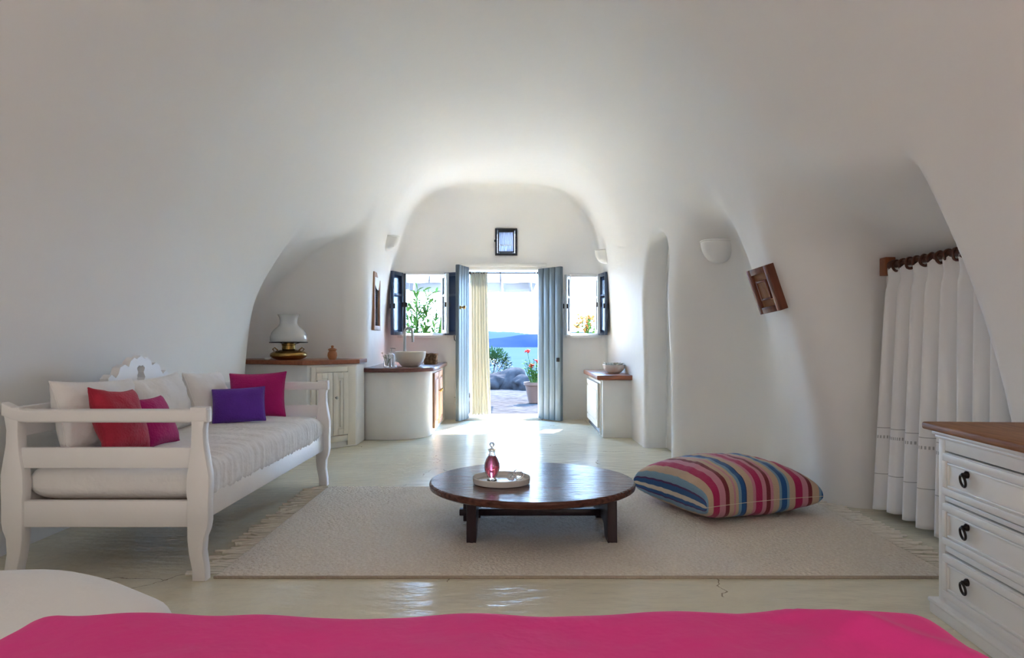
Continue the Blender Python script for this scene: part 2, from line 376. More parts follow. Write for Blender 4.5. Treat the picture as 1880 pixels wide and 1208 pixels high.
def on_wall(p, n, flat=False):      # local -Y looks into the room, local Z is up the wall
    n = Vector(n)
    if flat: n.z = 0
    n.normalize(); y = -n; x = y.cross(Vector((0, 0, 1))).normalized(); z = x.cross(y)
    return Matrix(((x.x, y.x, z.x, p.x), (x.y, y.y, z.y, p.y), (x.z, y.z, z.z, p.z), (0, 0, 0, 1)))

MB().box(-3.1, 3.2, -2.9, 9.5, -.12, 0, 0).build('floor', 'floor')['kind'] = 'structure'

# ------------------------------------------------------------------ openings in the far wall
def struct(name, loc=(0, 0, 0), rz=0):
    o = bpy.data.objects.new(name, None); C.objects.link(o); o.location = loc; o.rotation_euler.z = rz; o['kind'] = 'structure'; return o
def frame_mb(x0, x1, z0, z1, w, y0, y1, bottom=True):
    m = MB(); m.box(x0, x0+w, y0, y1, z0, z1, .003); m.box(x1-w, x1, y0, y1, z0, z1, .003)
    m.box(x0+w, x1-w, y0, y1, z1-w, z1, .003)
    if bottom: m.box(x0+w, x1-w, y0, y1, z0, z0+w, .003)
    return m
def leaf_tr(hx, hy, ex, ey):        # local x from hinge to free edge
    return Matrix.Translation((hx, hy, 0)) @ Matrix.Rotation(math.atan2(ey-hy, ex-hx), 4, 'Z')

# double door
d1 = struct('door_1')
frame_mb(-.60, .38, 0, 1.96, .045, 9.17, 9.27, False).build('door_frame', 'white_trim', d1)
MB().box(-.66, .44, 9.155, 9.215, 1.955, 2.0, .008).build('lintel', 'white_trim', d1)
MB().box(-.60, .38, 9.12, 9.56, -.01, .035, .006).build('threshold', 'white_trim', d1)
def plank_leaf(hx, ex, ey, hgt, flip):
    mt = leaf_tr(hx, 9.16, ex, ey); w = math.hypot(ex-hx, ey-9.16)
    m = MB(); n = 4
    for i in range(n): m.box(w*i/n+.004, w*(i+1)/n-.004, -.024, .024, .02, hgt, .009)
    m.box(.004, w-.004, -.009, .009, .025, hgt-.006, 0)
    o = m.build('door_leaf', 'blue', d1, mtx=mt)
    for z in (.30, 1.0, 1.66):
        m = MB()
        for i in range(n):
            for dx in (-.028, .028):
                for dz in (-.07, 0, .06):
                    m.ball((w*(i+.5)/n+dx*(1 if dz else .2), 0, z+dz), .010, 1, (1, 2.9, 1))
        m.build('stud_row', 'stud', o)
    return o, w
lf, w = plank_leaf(-.565, -.672, 8.79, 1.945, 1)
MB().lathe([(0, 0), (.022, .004), (.024, .016), (.012, .022), (.010, .045), (.021, .052), (.024, .066), (.014, .08), (0, .083)], 16, mtx=Matrix.Translation((w-.05, .015, 1.42)) @ Matrix.Rotation(R(-90), 4, 'X')).build('knob', 'brass', lf)
MB().tube([(w-.055, -.03, 1.0), (w-.07, -.06, 1.02), (w-.07, -.065, 1.07), (w-.055, -.03, 1.10), (w-.05, -.025, .92)], .006, 8).build('latch', 'iron', lf)
for z in (.22, 1.25, 1.77):
    MB().box(-.022, .022, 9.10, 9.21, z-.07, z+.07, .005, mtx=Matrix.Translation((-.715, 0, 0))).build('hinge', 'white_trim', d1)
rl, w = plank_leaf(.345, .615, 8.84, 1.925, -1)
MB().box(w-.06, w-.02, -.045, -.018, .75, .80, .004).build('latch', 'iron', rl)
t = thing('curtain_rod', 'thin dark rod across the top of the open doorway', 'curtain rod', (0, 9.34, 1.89))
MB().tube([(-.565, 0, 0), (.345, 0, 0)], .008, 10).build('rod', 'iron', t)
for x in (-.55, .335): MB().lathe([(0, -.012), (.018, -.012), (.018, .012), (0, .012)], 14, mtx=Matrix.Translation((x, 0, 0)) @ Matrix.Rotation(R(90), 4, 'Y')).build('rod_bracket', 'iron', t)
def door_curtain(u, v):
    wd = .225 + .05*v**1.5; x = -.545 + u*wd
    a = .014 + .016*v
    return (x + .004*math.sin(31*u+4*v), 9.34 + a*math.sin(2*math.pi*6.5*u + .6*math.sin(3*v)) + .006*math.sin(17*u+2), 1.905 - v*1.86)
t = thing('door_curtain', 'sheer cream curtain gathered at the left of the open doorway', 'curtain', (0, 0, 0))
subsurf(solid(MB().sheet(door_curtain, 90, 30).build('drape', 'sheer', t, 80), .002), 0)
m = MB()
for i in range(9): m.tube([(-.54+i*.026+.006*math.sin(k), 9.34+.014*math.cos(2*math.pi*k/10), 1.89+.014*math.sin(2*math.pi*k/10)) for k in range(10)], .003, 6, closed=True)
m.build('heading', 'sheer', t)

# windows: white frame in the wall, glazed casements and navy shutters folded inward
def window(name, o, leaves, y=9.2):
    w = struct(name)
    frame_mb(o[0]-.02, o[1]+.02, o[2]-.02, o[3]+.02, .035, y-.02, y+.06).build('window_frame', 'white_trim', w)
    MB().box(o[0]-.05, o[1]+.05, y-.05, y+.34, o[2]-.045, o[2]-.006, .006).build('window_sill', 'white_trim', w)
    for hx, ex, ey, m, z0, z1 in leaves:
        mt = leaf_tr(hx, y-.03, ex, ey); ww = math.hypot(ex-hx, ey-y+.03)
        c = frame_mb(0, ww, z0, z1, .045, -.016, .016); zm = z0+(z1-z0)*.64
        c.box(.045, ww-.045, -.012, .012, zm-.013, zm+.013, .002)
        c = c.build('casement', m, w, mtx=mt)
        MB().box(.045, ww-.045, -.003, .003, z0+.045, z1-.045, 0).build('pane', 'darkpane' if m == 'navy' else 'pane', c)
        MB().box(ww-.03, ww-.012, -.035, .035, z0+.33, z0+.39, .004).build('catch', 'iron', c)
    return w
window('window_1', WIN1, [(-1.40, -1.485, 8.87, 'navy', 1.08, 1.875), (-.855, -.63, 9.03, 'navy', 1.08, 1.875), (-1.365, -1.345, 8.98, 'black', 1.10, 1.85), (-.885, -.80, 8.93, 'greyframe', 1.10, 1.85)])
window('window_2', WIN2, [(.73, .665, 8.93, 'greyframe', 1.08, 1.83), (1.115, 1.165, 8.86, 'navy', 1.08, 1.86), (1.085, 1.085, 8.96, 'greyframe', 1.10, 1.82)])
w3 = struct('window_3')
frame_mb(-.215, .065, 2.10, 2.445, .028, 9.165, 9.215).build('window_frame', 'black', w3)
f = frame_mb(-.185, .035, 2.13, 2.415, .02, 9.16, 9.19).build('casement', 'black', w3)
MB().box(-.168, .018, 9.172, 9.178, 2.147, 2.398, 0).build('pane', 'pane', f)
def lace(u, v): return (-.168+.186*u, 9.20+.006*math.sin(u*40), 2.40-.25*v)
solid(MB().sheet(lace, 50, 6).build('lace_curtain', 'lace', w3, 80), .002)
MB().box(-.168, .018, 9.165, 9.188, 2.225, 2.235, 0).build('glazing_bar', 'white_trim', f)
m = MB(); m.box(-.225, -.19, 9.13, 9.16, 2.265, 2.295, .004); m.box(.04, .06, 9.14, 9.17, 2.17, 2.20, .003); m.box(.04, .06, 9.14, 9.17, 2.34, 2.37, .003); m.build('catch', 'black', f)

# arched white door in the recess on the right
d2 = struct('door_2')
pts = [(6.15, 0), (6.75, 0)] + [(6.45+.30*math.cos(R(a)), 1.66+.30*math.sin(R(a))) for a in range(0, 181, 12)]
MB().prism(pts, 1.455, 1.50, 'x', .004).build('door_panel', 'white_trim', d2)

# ------------------------------------------------------------------ daybed
def curve_post(face, flip):          # silhouettes in X-Z: outer wave of a sleigh-bed post
    zs = [0, .05, .12, .18, .215, .25, .34, .38, .45, .52, .58, .64, .70, .735]
    outr = [.006, .004, -.006, -.002, .012, .018, .018, .020, .020, .008, -.002, -.004, .006, .010]
    inn = [-.050, -.052, -.066, -.072, -.072, -.072, -.072, -.076, -.074, -.062, -.056, -.054, -.056, -.060]
    return [(flip*(face+o), z) for o, z in zip(outr, zs)] + [(flip*(face+o), z) for o, z in zip(inn[::-1], zs[::-1])]
DX, DY0, DL, DW = -1.30, 3.03, 2.05, .84
db = thing('daybed', 'white painted wooden daybed with curved posts along the left wall', 'daybed', (DX, DY0, 0))
for y in (0, DL-.06):
    for side in (0, 1):
        p = curve_post(0, 1) if side == 0 else [(-DW - x, z) for x, z in curve_post(0, 1)]
        MB().prism(p, y, y+.06, 'y', .006).build('leg', 'white_paint', db)
for y in (.010, DL-.05):
    a = MB(); n = 24          # rounded arm rail that rises a little toward the wall
    pr = [(.012 - .87*i/n, .70 + .03*max(0, (i/n-.88)/.12)**2) for i in range(n+1)]
    poly = [(x, z+.025) for x, z in pr] + [(x, z-.03) for x, z in pr[::-1]]
    a.prism(poly, y-.012, y+.052, 'y', .012, seg=3); a.build('arm_rail', 'white_paint', db)
    MB().box(-DW+.05, -.05, y+.008, y+.036, .475, .563, .005).build('arm_slat', 'white_paint', db)
    MB().box(-DW+.05, -.05, y+.006, y+.040, .225, .337, .005).build('end_rail', 'white_paint', db)
MB().box(-.05, -.018, .05, DL-.05, .245, .378, .005).build('front_rail', 'white_paint', db)
MB().box(-DW+.02, -DW+.05, .05, DL-.05, .245, .378, .005).build('back_rail', 'white_paint', db)
MB().box(-DW+.05, -.05, .05, DL-.05, .285, .30, 0).build('base_board', 'woodframe', db)
MB().box(-DW-.02, -DW+.015, .05, DL-.05, .60, .73, .006).build('back_board', 'white_paint', db)
cm = MB()
outer = [(-.31, .775), (-.325, .80), (-.335, .83), (-.30, .85), (-.26, .83), (-.235, .85), (-.215, .885), (-.17, .90), (-.13, .885), (-.11, .915), (-.07, .935), (-.045, .925), (0, .945)]
inner = [(0, .885), (-.02, .89), (-.045, .875), (-.03, .85), (-.05, .82), (-.025, .795), (0, .79)]
for sgn in (1, -1):
    poly = [(DL/2+.06+sgn*a, z-.015) for a, z in [(0, .72), (-.31, .72)] + outer + inner]
    cm.prism(poly, -DW-.03, -DW+.015, 'x')
cm.build('crest', 'white_paint', db)

def wr(p, fr, amp, sd=0): return amp*noise.noise(Vector(p)*fr + Vector((sd, sd*1.7, 0)))
mt = MB()
def slab(m, x0, x1, y0, y1, z0, z1, nx, ny, ruff, e=5):
    for sgn in (1, -1):
        def fn(u, v):
            a, b = math.sin((u-.5)*math.pi), math.sin((v-.5)*math.pi)
            k = (max(0, (1-abs(a)**e)*(1-abs(b)**e)))**.32
            x = (x0+x1)/2 + a*(x1-x0)/2; y = (y0+y1)/2 + b*(y1-y0)/2
            z = (z0+z1)/2 + sgn*k*(z1-z0)/2
            s = (1-k)
            x += ruff*s*math.copysign(1, a)*noise.noise(Vector((3, y*40, z*4)))*(abs(a) > .7) + .010*k*noise.noise(Vector((y*42, z*5, x*2)))*(abs(a) > .93)
            return (x, y, z + wr((x*3, y*9, 0), 1.2, .007)*(sgn > 0)*k + (ruff*.6*noise.noise(Vector((x*3, y*34, 1)))*(abs(a) > .6)*k if sgn > 0 else 0))
        m.sheet(fn, nx, ny)
slab(mt, DX-DW+.055, DX-.010, DY0+.07, DY0+DL-.08, .302, .505, 40, 220, .006, 12)
bmesh.ops.remove_doubles(mt.bm, verts=mt.bm.verts, dist=.0008)
tag(mt.build('mattress', 'linen', None, 60), 'white fabric mattress with creased front edge lying in the daybed', 'mattress')

def pillow(m, w, h, t, n=28, a=.75, pinch=.06, wrinkle=.004, seed=0, flat=0., uvs=False):
    bm = m.bm; uv = bm.loops.layers.uv.verify() if uvs else None
    fine = [(-.5+i/4000)*math.pi for i in range(4001)]
    px = np.array([math.sin(q)*max(w, h)/2 for q in fine]); pz = np.array([t/2*max(0, math.cos(q))**a for q in fine])
    ln = np.concatenate([[0], np.cumsum(np.hypot(np.diff(px), np.diff(pz)))])
    th = np.interp(np.linspace(0, ln[-1], n+1), ln, fine).tolist(); th[0] = -math.pi/2; th[-1] = math.pi/2; G = {}
    for sgn in (1, -1):
        for i, p in enumerate(th):
            for j, q in enumerate(th):
                rim = i in (0, n) or j in (0, n)
                if sgn < 0 and rim: G[(sgn, i, j)] = G[(1, i, j)]; continue
                cu, cv = max(0, math.cos(p)), max(0, math.cos(q))
                x = math.sin(p)*w/2*(1-pinch*cv**2); y = math.sin(q)*h/2*(1-pinch*cu**2)
                z = sgn*t/2*(cu*cv)**a
                if sgn < 0 and flat: z *= flat
                if not rim: z += wr((x, y, sgn), 9, wrinkle*2, seed)*min(1, 3*cu*cv) + wr((x, y, sgn*2), 24, wrinkle, seed)
                G[(sgn, i, j)] = bm.verts.new((x, y, z))
    for sgn in (1, -1):
        for i in range(n):
            for j in range(n):
                ks = [(i, j), (i+1, j), (i+1, j+1), (i, j+1)]
                if sgn < 0: ks = ks[::-1]
                f = bm.faces.new([G[(sgn, *k)] for k in ks])
                if uv:
                    for l, k in zip(f.loops, ks): l[uv].uv = (k[0]/n, k[1]/n)
    return m
def seam(m, w, h, pinch, r=.004):
    pts = []; n = 24
    for sd in range(4):
        for i in range(n):
            p = (-.5+i/n)*math.pi; c = math.cos(p)**2
            a, b = math.sin(p), 1
            x, y = [(a, -1), (1, a), (-a, 1), (-1, -a)][sd]
            if sd in (0, 2): pts.append((x*w/2, y*h/2*(1-pinch*c), 0))
            else: pts.append((x*w/2*(1-pinch*c), y*h/2, 0))
    m.tube(pts, r, 6, closed=True); return m
def cushion(name, label, m, w, h, t, loc, rz, lean, group=None, roll=0, sm=None, **k):
    o = thing(name, label, 'cushion', loc, rz, group)
    mx = Matrix.Rotation(R(90-lean), 4, 'X') @ Matrix.Rotation(R(roll), 4, 'Z')
    o.rotation_euler = (0, 0, rz)
    pn = k.get('pinch', .06)
    pillow(MB(), w, h, t, **k).build('cover', m, o, 180, mtx=mx)
    seam(MB(), w, h, pn).build('piping', sm or m, o, 180, mtx=mx)
    return o
GC = 'white back cushions on the daybed'
for i, (y, lb, z, ln) in enumerate(((3.47, 'white back cushion nearest the camera, behind the coral red cushion', .675, 14), (4.06, 'white back cushion in the middle, in front of the carved crest', .665, 16), (4.66, 'white back cushion at the far end, behind the purple cushion', .660, 18))):
    cushion('back_cushion', lb, 'linen2', .61, .335, .17, (-1.985+.01*i, y, z-.012), R(90+(-3, 2, 4)[i]), ln, GC, roll=(-2, 2, -2)[i], seed=i+2, wrinkle=.009, pinch=.08)
cushion('coral_cushion', 'coral red velvet cushion leaning on the nearest white cushion', 'coral', .31, .31, .15, (-1.80, 3.30, .648), R(86), 20, seed=9, roll=-6, wrinkle=.005, pinch=.12)
cushion('small_magenta_cushion', 'small magenta cushion tucked behind the coral red cushion', 'magenta', .26, .25, .12, (-1.77, 3.56, .617), R(84), 24, seed=5, wrinkle=.004, pinch=.08)
cushion('purple_cushion', 'small rectangular purple velvet cushion in front of the magenta one', 'purple', .31, .215, .12, (-1.71, 4.50, .612), R(14), 16, seed=12, roll=3, wrinkle=.004, pinch=.04)
cushion('magenta_cushion', 'square magenta velvet cushion leaning against the far daybed arm', 'magenta', .37, .31, .14, (-1.72, 4.855, .648), R(8), 18, seed=15, roll=2, wrinkle=.004, pinch=.08)

# ------------------------------------------------------------------ corner cabinet with lamp
def panel_door(m, w, z0, z1, d=.02):          # framed door with raised field, front at y=-d, hinge at x=0
    m.box(0, w, -d, 0, z0, z1, .004)
    q = .055
    m.box(0, q, -d-.006, -d, z0, z1, .003); m.box(w-q, w, -d-.006, -d, z0, z1, .003)
    m.box(q, w-q, -d-.006, -d, z1-q, z1, .003); m.box(q, w-q, -d-.006, -d, z0, z0+q, .003)
    m.box(q+.022, w-q-.022, -d-.010, -d, z0+q+.022, z1-q-.022, .008)
    return m
A, B = Vector((-1.875, 6.48)), Vector((-1.475, 6.95))
cab = thing('corner_cabinet', 'cream plaster corner cabinet with twin panelled doors, under the oil lamp', 'cabinet', (0, 0, 0))
MB().prism([(-1.86, 6.52), (-1.50, 6.94), (-1.50, 7.30), (-2.66, 7.30), (-2.66, 6.86), (-2.42, 6.83)], 0, .79, 'z', .01).build('body', 'plaster2', cab)
fx = leaf_tr(-1.86, 6.52, -1.50, 6.94); L_ = math.hypot(.36, .42)
m = MB(); m.box(.03, .08, -.022, 0, .02, .77, .003); m.box(L_-.12, L_-.03, -.022, 0, .02, .77, .003); m.box(.08, L_-.12, -.022, 0, .72, .77, .003); m.box(.08, L_-.12, -.022, 0, .06, .12, .003)
m.build('face_frame', 'cream_paint', cab, mtx=fx)
dw = (L_-.20)/2
for i in range(2):
    o = panel_door(MB(), dw-.004, .125, .715).build('door', 'cream_paint', cab, mtx=fx @ Matrix.Translation((.08+i*dw+.002, -.008, 0)))
    if i == 1: MB().lathe([(0, 0), (.007, .002), (.006, .012), (.013, .018), (.012, .028), (0, .032)], 12, mtx=Matrix.Translation((.025, -.028, .48)) @ Matrix.Rotation(R(90), 4, 'X')).build('knob', 'steel', o)
    else:
        for z in (.2, .62): MB().lathe([(0, -.03), (.006, -.03), (.006, .03), (0, .03)], 8, (.0, -.026, z)).build('hinge', 'steel', o)
ct = MB(); ct.prism([(-1.885, 6.46), (-1.47, 6.93), (-1.475, 7.31), (-2.68, 7.31), (-2.68, 6.84), (-2.48, 6.80)], .792, .832, 'z', .005)
tag(ct.build('wooden_countertop', 'redwood'), 'angled red brown wooden countertop under the oil lamp', 'countertop')
# oil lamp
ol = thing('oil_lamp', 'brass oil lamp with wide white glass shade on the corner countertop', 'lamp', (-2.12, 6.82, .832))
MB().lathe([(0, 0), (.10, 0), (.125, .008), (.155, .02), (.168, .035), (.170, .05), (.165, .062), (.14, .078), (.10, .09), (.06, .096), (0, .098)], 40).build('oil_font', 'brass', ol)
m = MB(); m.lathe([(.055, .095), (.062, .10), (.060, .135), (.066, .14), (.066, .15), (.05, .155), (.05, .165), (0, .166)], 28); m.build('burner', 'brass', ol)
m = MB(); m.tube([(.12*math.cos(k*math.pi/20), .12*math.sin(k*math.pi/20), .165) for k in range(40)], .006, 6, closed=True)
for k in range(3): m.tube([(.06*math.cos(k*2.09), .06*math.sin(k*2.09), .15), (.12*math.cos(k*2.09), .12*math.sin(k*2.09), .166)], .004, 6)
m.lathe([(.166, .160), (.176, .160), (.178, .168), (.166, .170)], 36); m.build('shade_ring', 'iron', ol)
for s in (-1, 1): MB().tube([(s*.10, -.01, .09), (s*.13, -.01, .115), (s*.15, -.01, .10), (s*.135, -.01, .085)], .006, 8).build('handle', 'brass', ol)
MB().lathe([(.165, .172), (.172, .19), (.170, .22), (.155, .26), (.125, .295), (.095, .32), (.082, .34), (.080, .37), (.086, .40), (.10, .422), (.103, .428), (.098, .424), (.082, .40), (.076, .37), (.078, .34), (.090, .318), (.120, .292), (.150, .257), (.165, .218), (.167, .19), (.160, .172), (.165, .172)], 44).build('shade', 'opal', ol)
jr = thing('terracotta_jar', 'small lidded terracotta jar right of the oil lamp', 'jar', (-1.70, 6.80, .832))
MB().lathe([(0, 0), (.028, 0), (.040, .018), (.046, .042), (.042, .066), (.032, .082), (.036, .092), (0, .092)], 26).build('body', 'terra', jr)
MB().lathe([(.040, .092), (.042, .097), (.03, .106), (.012, .112), (.010, .118), (.015, .126), (.010, .134), (0, .136)], 26).build('lid', 'terra', jr)
tag(MB().ball((-2.30, 6.76, .845), .024, 2, (1.2, .8, .55), .3, 4).build('seashell', 'petal'), 'small white shell left of the oil lamp base', 'shell')

# ------------------------------------------------------------------ sink unit
sk = thing('sink_cabinet', 'curved white plaster sink base with wooden doors on its right side', 'cabinet', (0, 0, 0))
def arc(cx, cy, r, a0, a1, n=12): return [(cx+r*math.cos(R(a0+(a1-a0)*i/n)), cy+r*math.sin(R(a0+(a1-a0)*i/n))) for i in range(n+1)]
body = [(-1.555, 7.36), (-1.49, 7.315)] + arc(-1.28, 7.70, .42, -95, -8, 16) + [(-.86, 7.72), (-.86, 9.19), (-1.60, 9.19)]
MB().prism(body, 0, .69, 'z', .012).build('body', 'plaster2', sk, 40)
for y0, y1 in ((7.78, 8.18), (8.24, 8.66)):
    fx = leaf_tr(-.86, y0, -.86, y1)
    o = panel_door(MB(), y1-y0, .06, .66).build('door', 'woodframe', sk, mtx=fx)
    MB().lathe([(0, 0), (.008, .002), (.007, .014), (.016, .022), (.014, .034), (0, .038)], 12, mtx=Matrix.Translation((.05 if y0 > 8 else .34, -.03, .45)) @ Matrix.Rotation(R(90), 4, 'X')).build('knob', 'brass', o)
top = [(-1.56, 7.33), (-1.465, 7.25)] + arc(-1.26, 7.68, .46, -95, -10, 16) + [(-.80, 7.75), (-.83, 9.19), (-1.60, 9.19)]
tag(MB().prism(top, .692, .735, 'z', .008).build('sink_countertop', 'darkcounter'), 'dark red wooden countertop holding the stone basin', 'countertop')
bs = thing('vessel_basin', 'round cream stone basin on the dark red counter', 'basin', (-1.09, 7.72, .736))
MB().lathe([(0, 0), (.08, 0), (.10, .008), (.135, .05), (.158, .10), (.166, .155), (.160, .160), (.154, .155), (.145, .10), (.12, .055), (.085, .025), (0, .02)], 40).build('bowl', 'ceramic', bs)
MB().lathe([(0, .021), (.02, .021), (.022, .025), (0, .026)], 16).build('drain', 'steel', bs)
fc = thing('gooseneck_tap', 'tall grey gooseneck tap behind the stone basin', 'tap', (-1.185, 7.93, .736))
pts = [(0, 0, z*.05) for z in range(0, 8)] + [(.045-.045*math.cos(R(a)), -.03*(1-math.cos(R(a)))*.5, .355+.06*math.sin(R(a))) for a in range(15, 181, 15)] + [(.092, -.032, .31), (.094, -.034, .26)]
MB().tube(pts, .0145, 12).build('spout', 'steel', fc)
MB().lathe([(0, 0), (.026, 0), (.026, .012), (.018, .03), (.016, .09), (0, .09)], 20).build('base', 'steel', fc)
MB().tube([(0, .0, .06), (-.05, -.01, .075), (-.075, -.012, .09)], .006, 8).build('lever', 'steel', fc)
bk = thing('wicker_basket', 'small square brown wicker basket beside the basin', 'basket', (-.955, 8.45, .736))
m = MB()
for k in range(7):
    z = .008+k*.018; w = .062+.006*k/6
    for i in range(2): m.tube([(w*x, w*y, z+.004*math.sin(9*t+k*math.pi)) for t, (x, y) in enumerate([(-1, -1), (-.5, -1.03), (0, -1), (.5, -1.03), (1, -1), (1.03, -.5), (1, 0), (1.03, .5), (1, 1), (.5, 1.03), (0, 1), (-.5, 1.03), (-1, 1), (-1.03, .5), (-1, 0), (-1.03, -.5)])], .0095, 6, closed=True)
m.build('woven_side', 'wicker', bk)
m = MB()
for x in (-1, -.33, .33, 1):
    for y in (-1, 1): m.tube([(x*.062, y*.066, 0), (x*.068, y*.072, .125)], .006, 6); m.tube([(y*.066, x*.062, 0), (y*.072, x*.068, .125)], .006, 6)
m.build('stake', 'wicker', bk)
MB().box(-.06, .06, -.06, .06, .002, .012, .002).build('base', 'wicker', bk)
fv = thing('flower_vase', 'small glass jar of white flowers at the front left of the sink counter', 'vase', (-1.31, 7.50, .736))
MB().lathe([(0, 0), (.026, 0), (.030, .01), (.030, .06), (.024, .072), (.026, .08), (.023, .08), (.021, .072), (.027, .06), (.027, .012), (0, .008)], 22).build('jar', 'glass', fv)
m = MB(); m2 = MB(); m3 = MB()
for i in range(9):
    a = i*2.4; r = .012+.03*random.random(); z = .09+.06*random.random(); p = (r*1.3*math.cos(a), r*math.sin(a), z)
    m.tube([(.008*math.cos(a), .008*math.sin(a), .02), p], .0018, 5); m2.ball(p, .013, 1, (1, 1, .8), .3, 5, i); m3.leaf(p, (math.cos(a+1), math.sin(a+1), .2), .035, .014)
m.build('stem', 'leaf', fv); m2.build('blossom', 'petal', fv); m3.build('foliage', 'leaflight', fv)
sb = thing('soap_bottle', 'white pump bottle on the sink counter left of the tap', 'bottle', (-1.33, 7.93, .736))
MB().lathe([(0, 0), (.036, 0), (.040, .006), (.040, .10), (.030, .125), (.014, .135), (.014, .15), (0, .15)], 24).build('body', 'whiteceramic', sb)
m = MB(); m.lathe([(.006, .15), (.006, .185), (.014, .187), (.014, .197), (0, .198)], 12); m.tube([(0, 0, .192), (.04, -.01, .19), (.046, -.012, .182)], .005, 6); m.build('pump', 'steel', sb)
cp = thing('tumbler', 'glass tumbler standing behind the white flowers on the sink counter', 'glass', (-1.27, 7.72, .736))
MB().lathe([(0, 0), (.028, 0), (.034, .10), (.032, .10), (.026, .006), (0, .006)], 22).build('body', 'glass', cp)

# ------------------------------------------------------------------ low cabinet on the right
rc = thing('low_cabinet', 'low cream plaster cabinet with panelled door on the right wall', 'cabinet', (0, 0, 0))
MB().box(.94, 1.32, 7.46, 8.78, 0, .602, .012).build('body', 'plaster2', rc)
fx = leaf_tr(.94, 8.70, .94, 7.54)
m = MB(); m.box(0, 1.16, -.012, 0, .02, .585, .003); m.build('face_frame', 'cream_paint', rc, mtx=fx)
o = panel_door(MB(), 1.06, .09, .56, .018).build('door', 'cream_paint', rc, mtx=fx @ Matrix.Translation((.05, -.014, 0)))
MB().box(.05, 1.11, -.016, -.010, .03, .075, .002).build('vent', 'black', rc, mtx=fx)
tag(MB().prism([(.88, 7.42), (1.33, 7.40), (1.33, 8.84), (.88, 8.84)], .604, .655, 'z', .012).build('low_countertop', 'redwood'), 'red brown wooden countertop under the bowl of white petals', 'countertop')
bw = thing('petal_bowl', 'white bowl of white blossoms on the low right countertop', 'bowl', (1.115, 7.86, .656))
MB().lathe([(0, 0), (.06, 0), (.075, .006), (.105, .035), (.118, .07), (.120, .088), (.124, .092), (.118, .094), (.112, .07), (.098, .036), (.07, .014), (0, .012)], 36).build('dish', 'whiteceramic', bw)
m = MB(); m.lathe([(0, .072), (.105, .072), (.10, .06), (0, .05)], 24); m.build('filling', 'leaf', bw)
m = MB()
for i in range(26):
    a = i*2.399; r = .1*math.sqrt(i/26); p = (r*math.cos(a), r*math.sin(a), .085+.012*random.random())
    for k in range(4): m.leaf(p, (math.cos(a+k*1.57), math.sin(a+k*1.57), .5), .034, .022, -.2)
o = m.build('blossoms', 'petal', bw); o['kind'] = 'stuff'

# ------------------------------------------------------------------ coffee table with tray, decanter, goblet
TX, TY, TZ = .108, 3.87, .268
tb = thing('coffee_table', 'low round dark polished wooden coffee table on the cream rug', 'table', (TX, TY, 0))
m = MB(); m.lathe([(0, TZ-.038), (.535, TZ-.038), (.548, TZ-.030), (.551, TZ-.012), (.548, TZ-.004), (.540, TZ), (0, TZ)], 96); m.build('tabletop', 'table', tb, 25)
def leg_panel():
    return [(-.31, .012), (-.19, .012), (-.15, .068), (-.12, .074), (.12, .074), (.15, .068), (.19, .012), (.31, .012), (.30, TZ-.04), (-.30, TZ-.04)]
for x in (-.31, .39): MB().prism(leg_panel(), x-.024, x+.024, 'x', .004).build('leg', 'tableleg', tb)
MB().box(-.39, .455, -.025, .025, .078, .112, .004).build('stretcher', 'tableleg', tb)
for x in (-.36, .438): MB().box(x-.010, x+.010, -.011, .011, .045, .145, .003).build('wedge', 'tableleg', tb)
for y in (-.17, .17): MB().box(-.36, .43, y-.03, y+.03, TZ-.062, TZ-.038, .003).build('batten', 'tableleg', tb)
tr = thing('round_tray', 'round white rimmed tray on the coffee table', 'tray', (-.055, 3.78, TZ+.001))
MB().lathe([(0, .004), (.138, .004), (.142, 0), (.149, .003), (.152, .030), (.149, .034), (.146, .031), (.142, .012), (0, .012)], 64).build('dish', 'whiteceramic', tr)
bt = thing('decanter', 'glass decanter of pink liquid standing on the round tray', 'decanter', (-.105, 3.775, TZ+.014))
MB().lathe([(0, 0), (.026, 0), (.028, .003), (.020, .010), (.022, .016), (.034, .035), (.041, .065), (.040, .09), (.030, .115), (.019, .132), (.016, .145), (.019, .156), (.017, .157), (.0135, .145), (.016, .132), (.027, .114), (.0372, .09), (.038, .065), (.031, .037), (.018, .018), (0, .016)], 36).build('bottle', 'glass', bt)
MB().lathe([(0, .0175), (.018, .019), (.0305, .0375), (.0375, .065), (.0366, .09), (.0272, .113), (.017, .130), (0, .130)], 32).build('liquid', 'liquid', bt)
m = MB(); m.lathe([(0, .148), (.013, .148), (.014, .157), (.022, .160), (.022, .164), (.008, .168), (.006, .174), (.013, .182), (.015, .190), (.010, .199), (0, .202)], 24); m.build('stopper', 'glass', bt)
gb = thing('goblet', 'small clear glass goblet tipped over on the round tray', 'glass', (.02, 3.80, TZ+.040))
gx = Matrix.Rotation(R(55), 4, 'Z') @ Matrix.Rotation(R(82), 4, 'Y')
MB().lathe([(0, 0), (.022, .0), (.023, .003), (.005, .008), (.004, .035), (.012, .044), (.023, .058), (.026, .075), (.024, .094), (.0225, .094), (.0242, .075), (.021, .059), (.010, .047), (0, .045)], 28, mtx=gx @ Matrix.Translation((0, 0, -.05))).build('cup', 'glass', gb)
g2 = thing('glass_stopper', 'clear round glass stopper beside the tipped goblet', 'stopper', (.035, 3.735, TZ+.0135))
MB().lathe([(0, 0), (.014, 0), (.016, .006), (.012, .012), (.022, .022), (.027, .036), (.022, .051), (0, .058)], 24).build('ball', 'glass', g2)

